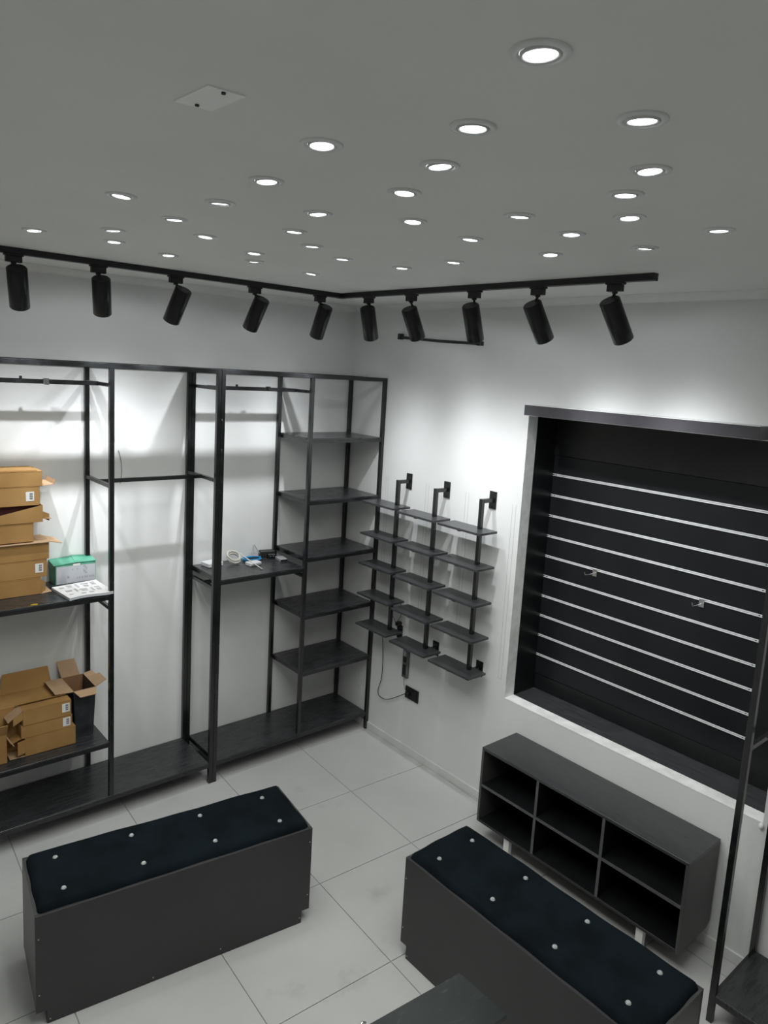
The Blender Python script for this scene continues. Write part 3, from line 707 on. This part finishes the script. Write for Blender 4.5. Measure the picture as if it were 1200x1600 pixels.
# ------------------------------------------------------------------ cardboard boxes, upper shelf
def sticker(par, x, y, z, w=0.040, h=0.050):
    s = MB().box(x - w / 2, x + w / 2, y - 0.0012, y, z - h / 2, z + h / 2).obj('sticker', 'sticker', par)
    mb = MB()
    for k in range(6):
        zz = z - h * 0.3 + k * h * 0.12
        mb.box(x - 0.002, x + w * 0.34, y - 0.0018, y - 0.0012, zz, zz + h * (0.05 if k % 2 else 0.08))
    mb.obj('barcode', 'ink', s)
def carton(label, x0, x1, y0, y1, z0, z1, group, stick=None, open_top=False, slant=0.0, flaps=(), liner=None, sub=0.0):
    t = thing('cardboard_box', label, 'box', ((x0 + x1) / 2, (y0 + y1) / 2, z0), group)
    th = 0.004
    if open_top:
        MB().prism([(x0, y0, z0), (x1, y0, z0), (x1, y0, z1), (x0, y0, z1 - slant)], (0, th, 0)).obj('front_panel', 'card', t)
        MB().prism([(x0, y1 - th, z0), (x1, y1 - th, z0), (x1, y1 - th, z1), (x0, y1 - th, z1)], (0, th, 0)).obj('back_panel', 'card', t)
        cbox('end_panel', 'card', t, x1 - th, x1, y0 + th, y1 - th, z0, z1)
        cbox('end_panel', 'card', t, x0, x0 + th, y0 + th, y1 - th, z0, z1 - slant)
        cbox('bottom_panel', liner or 'cardin', t, x0 + th, x1 - th, y0 + th, y1 - th, z0, z0 + th)
        if liner: cbox('liner', liner, t, x0 + 0.01, x1 - 0.01, y0 + 0.03, y0 + 0.034, z0 + th, z1 - 0.002)
    else:
        cbox('body', 'card', t, x0, x1, y0, y1, z0, z1 - 0.0015, 0.002)
        cbox('lid', 'card', t, x0, x1, y0 - 0.001, y1, z1 - 0.0015, z1, 0.0)
    for a, b, o, m in flaps:
        MB().flap(a, b, o, 0.003, sub).obj('flap', m, t)
    if stick: sticker(t, stick[0], y0 - 0.0002, stick[1])
    return t
G1 = 'cardboard boxes stacked on the upper left shelf'
S0 = 1.3455
UY, UB = -0.222, -0.045
carton('lowest box of the upper stack, with its end flap spread on the shelf', -2.50, -2.215, UY - 0.004, UB, S0, 1.438, G1,
       flaps=[((-2.215, UY, S0 + 0.002), (-2.215, UB, S0 + 0.002), (0.055, 0.0, 0.004), 'cardpale'), ((-2.215, UY - 0.004, S0 + 0.004), (-2.215, UY - 0.004, 1.425), (0.035, 0.045, -0.025), 'card')])
carton('second box from the bottom of the upper stack, with a white label', -2.50, -2.182, UY, UB, 1.439, 1.535, G1, stick=(-2.222, 1.49))
carton('third box from the bottom of the upper stack, its lid flap sticking out right', -2.50, -2.170, UY + 0.002, UB, 1.536, 1.632, G1,
       flaps=[((-2.50, UY - 0.014, 1.6335), (-2.50, UB, 1.6335), (0.335, 0.0, 0.0), 'cardpale'), ((-2.165, UY - 0.014, 1.6345), (-2.165, UB - 0.03, 1.6345), (0.055, -0.01, -0.012), 'cardpale')])
carton('fourth box from the bottom of the upper stack, set back to the left', -2.50, -2.246, UY + 0.004, UB, 1.639, 1.742, G1)
carton('fifth box of the upper stack, lying open with a slanted front edge', -2.50, -2.200, UY, UB, 1.743, 1.834, G1, open_top=True, slant=0.062, liner='red',
       flaps=[((-2.200, UY + 0.005, 1.762), (-2.200, UB, 1.762), (0.045, 0, -0.004), 'cardpale'), ((-2.200, UY, 1.762), (-2.200, UY, 1.80), (0.038, 0.02, -0.02), 'card')])
carton('sixth box of the upper stack, second from the top, with a white label', -2.50, -2.213, UY + 0.002, UB, 1.835, 1.936, G1, stick=(-2.262, 1.885))
carton('topmost box of the upper stack, with a small flap at its right end', -2.50, -2.200, UY + 0.004, UB, 1.937, 2.018, G1,
       flaps=[((-2.200, UY + 0.01, 1.938), (-2.200, UB, 1.938), (0.058, 0, 0.006), 'cardpale'), ((-2.142, UY + 0.01, 1.944), (-2.142, UB, 1.944), (0.010, 0, 0.022), 'cardpale')])
cbox('lid', 'card', bpy.data.objects['cardboard_box.006'], -2.50, -2.222, UY + 0.012, UB, 2.018, 2.024, 0.001)

# green and grey carton
t = thing('light_fitting_box', 'green and light grey printed carton with a loose green lid, beside the cardboard stack', 'box', (-1.995, -0.06, S0))
q = [(-2.108, -0.112, S0), (-1.882, -0.096, S0), (-1.886, -0.010, S0), (-2.112, -0.012, S0)]
H2 = 0.112
MB().prism(q, (0, 0, H2)).obj('body', 'green', t, 0.001)
dx = Vector((0.226, 0.016, 0)).normalized(); f0 = Vector((-2.103, -0.1125, S0 + 0.002)); nn = Vector((0.07, -1, 0)).normalized()
MB().prism([f0, f0 + dx * 0.218, f0 + dx * 0.218 + Vector((0, 0, H2 - 0.016)), f0 + Vector((0, 0, H2 - 0.010))], nn * 0.0012).obj('printed_front', 'lgrey', t)
mb = MB()
def ic(u, z, w_, h_): 
    a = f0 + dx * u + Vector((0, 0, z)) + nn * 0.0013; mb.prism([a, a + dx * w_, a + dx * w_ + Vector((0, 0, h_)), a + Vector((0, 0, h_))], nn * 0.0005)
for k in range(3):
    for r_ in range(5): 
        if (k + r_) % 3: ic(0.150 + k * 0.008, 0.046 + r_ * 0.010, 0.006, 0.007)
for u in (0.115, 0.128, 0.142, 0.158, 0.170, 0.184, 0.196, 0.206): ic(u, 0.018, 0.0025, 0.014); ic(u + 0.003, 0.024, 0.004, 0.003)
for u in (0.085, 0.112): ic(u, 0.078, 0.007, 0.004); ic(u + 0.003, 0.072, 0.003, 0.006)
ic(0.060, 0.030, 0.010, 0.012)
mb.obj('printed_symbols', 'inkl', t)
c = Vector((-2.0, -0.06, S0 + H2))
MB().prism([(-2.118, -0.114, S0 + H2), (-2.0, -0.106, S0 + H2 + 0.004), (-1.992, -0.002, S0 + H2 + 0.020), (-2.115, -0.004, S0 + H2 + 0.012)], (0, 0, 0.003)).obj('lid_flap', 'green', t)
MB().prism([(-2.0, -0.106, S0 + H2 + 0.005), (-1.878, -0.098, S0 + H2 + 0.001), (-1.884, -0.004, S0 + H2 + 0.016), (-1.992, -0.002, S0 + H2 + 0.024)], (0, 0, 0.003)).obj('lid_flap', 'green', t)
MB().prism([f0 + dx * 0.092 + Vector((0, 0, H2 - 0.014)) + nn * 0.0014, f0 + dx * 0.132 + Vector((0, 0, H2 - 0.014)) + nn * 0.0014, f0 + dx * 0.132 + Vector((0, 0, H2 - 0.002)) + nn * 0.0014,
            f0 + dx * 0.092 + Vector((0, 0, H2 - 0.002)) + nn * 0.0014], nn * 0.0006).obj('tape_tab', 'sticker', t)
# instruction sheet on a corrugated pad
t = thing('printed_card_pad', 'white printed sheet on a flat corrugated pad overhanging the upper shelf edge', 'paper', (-2.02, -0.29, S0))
q = [(-2.150, -0.185), (-2.128, -0.425), (-1.896, -0.418), (-1.900, -0.150)]
def wavy(z0, z1, name, m, gx=0.0):
    mb = MB(); n = 10; T = []; Bo = []
    for i in range(n + 1):
        rt = []; rb_ = []
        for j in range(n + 1):
            u = i / n; v = j / n
            a = Vector(q[0]).lerp(Vector(q[3]), u); b = Vector(q[1]).lerp(Vector(q[2]), u); p = a.lerp(b, v)
            zz = 0.004 * math.sin(u * 5) * v + 0.006 * u * v
            rt.append(mb.bm.verts.new((p.x, p.y, z1 + zz))); rb_.append(mb.bm.verts.new((p.x, p.y, z0 + zz)))
        T.append(rt); Bo.append(rb_)
    for i in range(n):
        for j in range(n):
            mb.bm.faces.new([T[i][j], T[i + 1][j], T[i + 1][j + 1], T[i][j + 1]]); mb.bm.faces.new([Bo[i][j], Bo[i][j + 1], Bo[i + 1][j + 1], Bo[i + 1][j]])
        mb.bm.faces.new([T[i][0], Bo[i][0], Bo[i + 1][0], T[i + 1][0]]); mb.bm.faces.new([T[i][n], T[i + 1][n], Bo[i + 1][n], Bo[i][n]])
        mb.bm.faces.new([T[0][i], T[0][i + 1], Bo[0][i + 1], Bo[0][i]]); mb.bm.faces.new([T[n][i], Bo[n][i], Bo[n][i + 1], T[n][i + 1]])
    return mb.obj(name, m, t)
wavy(S0 + 0.0005, S0 + 0.012, 'corrugated_pad', 'lgrey')
sh = wavy(S0 + 0.0125, S0 + 0.015, 'printed_sheet', 'paper')
mb = MB()
for (u, v, du, dv) in ((.10, .15, .10, .10), (.26, .12, .12, .05), (.26, .22, .10, .04), (.45, .10, .06, .30), (.58, .12, .18, .06), (.60, .26, .10, .12), (.80, .10, .10, .22),
                       (.12, .45, .14, .12), (.32, .42, .04, .30), (.42, .50, .16, .05), (.42, .62, .14, .05), (.66, .50, .05, .26), (.76, .48, .12, .05), (.76, .60, .10, .14),
                       (.10, .74, .16, .05), (.34, .80, .10, .08), (.52, .78, .10, .10)):
    a = Vector(q[0]).lerp(Vector(q[3]), u).lerp(Vector(q[1]).lerp(Vector(q[2]), u), v)
    zz = S0 + 0.0153 + 0.004 * math.sin(u * 5) * v + 0.006 * u * v
    mb.box(a.x, a.x + du * 0.23, a.y - dv * 0.24, a.y, zz, zz + 0.0012)
mb.obj('printed_marks', 'inkl', sh)
tag(MB().prism([(-2.315, -0.400, S0), (-2.285, -0.408, S0), (-2.278, -0.398, S0), (-2.300, -0.392, S0)], (0, 0, 0.004)).obj('yellow_scrap', 'yellow', None),
    'tiny yellow scrap on the front edge of the upper left shelf', 'scrap')

# ------------------------------------------------------------------ cardboard boxes, lower shelf
G2 = 'cardboard boxes on the lower left shelf'
S1 = 0.4755
carton('lowest front box of the lower stack, slightly wider than those above', -2.332, -2.070, -0.323, -0.240, S1, 0.580, G2,
       flaps=[((-2.332, -0.323, S1 + 0.002), (-2.332, -0.24, S1 + 0.002), (-0.075, 0.0, 0.002), 'cardpale'), ((-2.332, -0.3235, 0.500), (-2.332, -0.3235, 0.575), (-0.04, -0.012, 0.0), 'card')])
carton('middle front box of the lower stack, with a white label', -2.350, -2.088, -0.321, -0.240, 0.581, 0.652, G2, stick=(-2.118, 0.618),
       flaps=[((-2.350, -0.32, 0.583), (-2.350, -0.25, 0.583), (-0.05, 0.0, -0.02), 'card')])
carton('top front box of the lower stack, with a white label and creased left flap', -2.340, -2.093, -0.322, -0.238, 0.653, 0.742, G2, stick=(-2.122, 0.702),
       flaps=[((-2.340, -0.322, 0.740), (-2.340, -0.24, 0.740), (-0.07, 0.01, -0.055), 'cardpale'), ((-2.340, -0.322, 0.735), (-2.340, -0.322, 0.690), (-0.05, -0.01, -0.02), 'card')])
MB().prism([(-2.36, -0.238, 0.7425), (-2.098, -0.238, 0.7425), (-2.105, -0.262, 0.752), (-2.352, -0.262, 0.752)], (0, 0, 0.003)).obj('lid_flap', 'card', bpy.data.objects['cardboard_box.009'])
carton('wide open box behind the lower stack, its lid standing upright', -2.50, -2.118, -0.232, -0.052, S1, 0.735, G2,
       flaps=[((-2.39, -0.052, 0.736), (-2.118, -0.052, 0.736), (0.0, 0.018, 0.112), 'card')], sub=0.06)
carton('small crumpled box end at the far left of the lower shelf', -2.50, -2.422, -0.330, -0.240, S1, 0.640, G2, open_top=True,
       flaps=[((-2.422, -0.335, 0.62), (-2.422, -0.30, 0.62), (0.03, -0.02, -0.05), 'cardpale'), ((-2.48, -0.33, 0.64), (-2.422, -0.33, 0.64), (0.0, -0.03, 0.06), 'card')])
# tall printed box, open
t = thing('tall_open_box', 'tall black printed box with brown flaps spread open, on the lower left shelf', 'box', (-2.0, -0.17, S1))
x0, x1, y0, y1, z0, z1 = -2.052, -1.950, -0.270, -0.050, S1, 0.760
lean = -0.012
def W4(y, name, m, par=t, off=0):
    return MB().prism([(x0, y, z0), (x1 - 0.008, y, z0), (x1 + 0.008, y, z1), (x0 + lean, y, z1)], (0, 0.003, 0)).obj(name, m, par)
W4(y0, 'front_panel', 'darkcard'); W4(y0 + 0.0032, 'inner_front', 'cardin'); W4(y1 - 0.003, 'back_panel', 'cardin')
MB().prism([(x0, y0 + 0.006, z0), (x0, y1 - 0.003, z0), (x0 + lean, y1 - 0.003, z1), (x0 + lean, y0 + 0.006, z1)], (0.003, 0, 0)).obj('side_panel', 'cardin', t)
MB().prism([(x1 - 0.008, y0 + 0.006, z0), (x1 - 0.008, y1 - 0.003, z0), (x1 + 0.008, y1 - 0.003, z1), (x1 + 0.008, y0 + 0.006, z1)], (0.003, 0, 0)).obj('side_panel', 'darkcard', t)
MB().prism([(x0 - 0.0015, y0, z0), (x0 - 0.0015, y1, z0), (x0 + lean - 0.0015, y1, z1), (x0 + lean - 0.0015, y0, z1)], (0.001, 0, 0)).obj('outer_side', 'darkcard', t)
cbox('bottom_panel', 'cardin', t, x0 + 0.004, x1 - 0.01, y0 + 0.007, y1 - 0.004, z0, z0 + 0.003)
MB().flap((x0 + lean, y0, z1), (x1 + 0.008, y0, z1), (0.004, -0.050, -0.020), 0.003, 0.14).obj('flap', 'cardpale', t)
MB().flap((x0 + lean, y1, z1), (x0 + lean, y0, z1), (-0.095, 0.0, 0.004), 0.003, 0.04).obj('flap', 'cardpale', t)
MB().flap((x0 + lean, y1, z1), (x1 - 0.01, y1, z1), (-0.02, 0.030, 0.095), 0.003, 0.02).obj('flap', 'cardpale', t)
MB().flap((x1 + 0.008, y0 + 0.004, z1), (x1 + 0.008, y1 - 0.06, z1), (0.062, -0.02, 0.030), 0.003, 0.14).obj('flap', 'cardpale', t)
MB().flap((x1 + 0.008, y1 - 0.07, z1 + 0.001), (x1 + 0.008, y1, z1 + 0.001), (0.05, 0.0, 0.012), 0.003, 0.05).obj('flap', 'cardpale', t)

# ------------------------------------------------------------------ small electrics on the corner rack's left shelf
SB = 1.3285
t = thing('white_adapter_box', 'flat white plastic box at the left end of the shelf with cables', 'electronics', (-1.13, -0.08, SB))
m_ = Matrix.Translation((-1.135, -0.085, SB)) @ Matrix.Rotation(0.15, 4, 'Z')
MB().box(-0.055, 0.055, -0.045, 0.045, 0.0, 0.026, m_).obj('casing', 'plastic', t, 0.003)
MB().box(-0.035, -0.010, -0.0460, -0.045, 0.010, 0.018, m_).obj('port', 'gplastic', t)
MB().box(0.006, 0.022, -0.0460, -0.045, 0.010, 0.018, m_).obj('port', 'gplastic', t)
def coil(name, label, cx, cy, r, m, turns, rad, z, squash=1.0, tail=None, tilt=0.0):
    pts = []
    n = 16
    for i in range(turns * n + 1):
        a = 2 * math.pi * i / n; k = i // n
        rr_ = r * (1 + 0.08 * math.sin(2.3 * k + a)) 
        pts.append((cx + rr_ * math.cos(a), cy + rr_ * squash * math.sin(a), z + rad + k * rad * 1.5 + abs(tilt) * r * (1 + math.sin(a)) ))
    if tail: pts += tail
    return tag(MB().tube(pts, rad, 6, 2).obj(name, m, None), label, 'cable')
coil('coiled_cable', 'bundle of white cable standing in loops on the shelf of electrics', -0.985, -0.095, 0.042, 'beige', 6, 0.0036, SB, 0.9,
     [(-0.92, -0.20, SB + 0.03), (-0.90, -0.28, SB + 0.006), (-0.905, -0.33, SB + 0.005)], 0.55)
coil('coiled_cable', 'flat coil of bright blue cable on the shelf of electrics', -0.840, -0.085, 0.062, 'blue', 3, 0.0032, SB, 0.75)
tag(MB().tube([(-0.80, -0.045, SB + 0.03), (-0.80, -0.03, SB + 0.06), (-0.79, -0.025, SB + 0.085), (-0.775, -0.03, SB + 0.06), (-0.76, -0.05, SB + 0.028), (-0.73, -0.07, SB + 0.006)], 0.0028, 6).obj('thin_cable', 'gplastic', None),
    'thin grey cable arching up behind the blue coil', 'cable')
t = thing('white_power_supply', 'white plastic power supply lying in front of the blue cable coil', 'electronics', (-0.90, -0.19, SB))
m_ = Matrix.Translation((-0.895, -0.20, SB)) @ Matrix.Rotation(0.1, 4, 'Z')
MB().box(-0.045, 0.045, -0.030, 0.030, 0.0, 0.022, m_).obj('casing', 'plastic', t, 0.003)
MB().box(-0.040, 0.040, -0.0308, -0.030, 0.003, 0.012, m_).obj('side_label', 'gplastic', t)
t = thing('black_power_adapter', 'black power adapter brick leaning on the shelf of electrics', 'electronics', (-0.69, -0.06, SB))
m_ = Matrix.Translation((-0.705, -0.055, SB)) @ Matrix.Rotation(-0.25, 4, 'Z')
MB().box(-0.055, 0.050, -0.025, 0.025, 0.0, 0.045, m_).obj('brick', 'screw', t, 0.004)
MB().box(-0.010, 0.045, -0.060, -0.026, 0.0, 0.030, m_).obj('plug', 'bplastic', t, 0.004)
MB().cyl(m_ @ Vector((0.005, -0.075, 0.018)), m_ @ Vector((0.005, -0.060, 0.018)), 0.003, seg=8).obj('pin', 'chrome', t)
MB().cyl(m_ @ Vector((0.025, -0.075, 0.018)), m_ @ Vector((0.025, -0.060, 0.018)), 0.003, seg=8).obj('pin', 'chrome', t)
t = thing('grey_module', 'small grey module with a dark end at the right of the shelf of electrics', 'electronics', (-0.66, -0.17, SB))
m_ = Matrix.Translation((-0.672, -0.185, SB)) @ Matrix.Rotation(-0.15, 4, 'Z')
MB().box(-0.025, 0.030, -0.045, 0.045, 0.0, 0.018, m_).obj('casing', 'gplastic', t, 0.002)
MB().box(-0.022, 0.027, -0.047, -0.045, 0.003, 0.015, m_).obj('dark_end', 'bplastic', t)

bpy.context.view_layer.update()
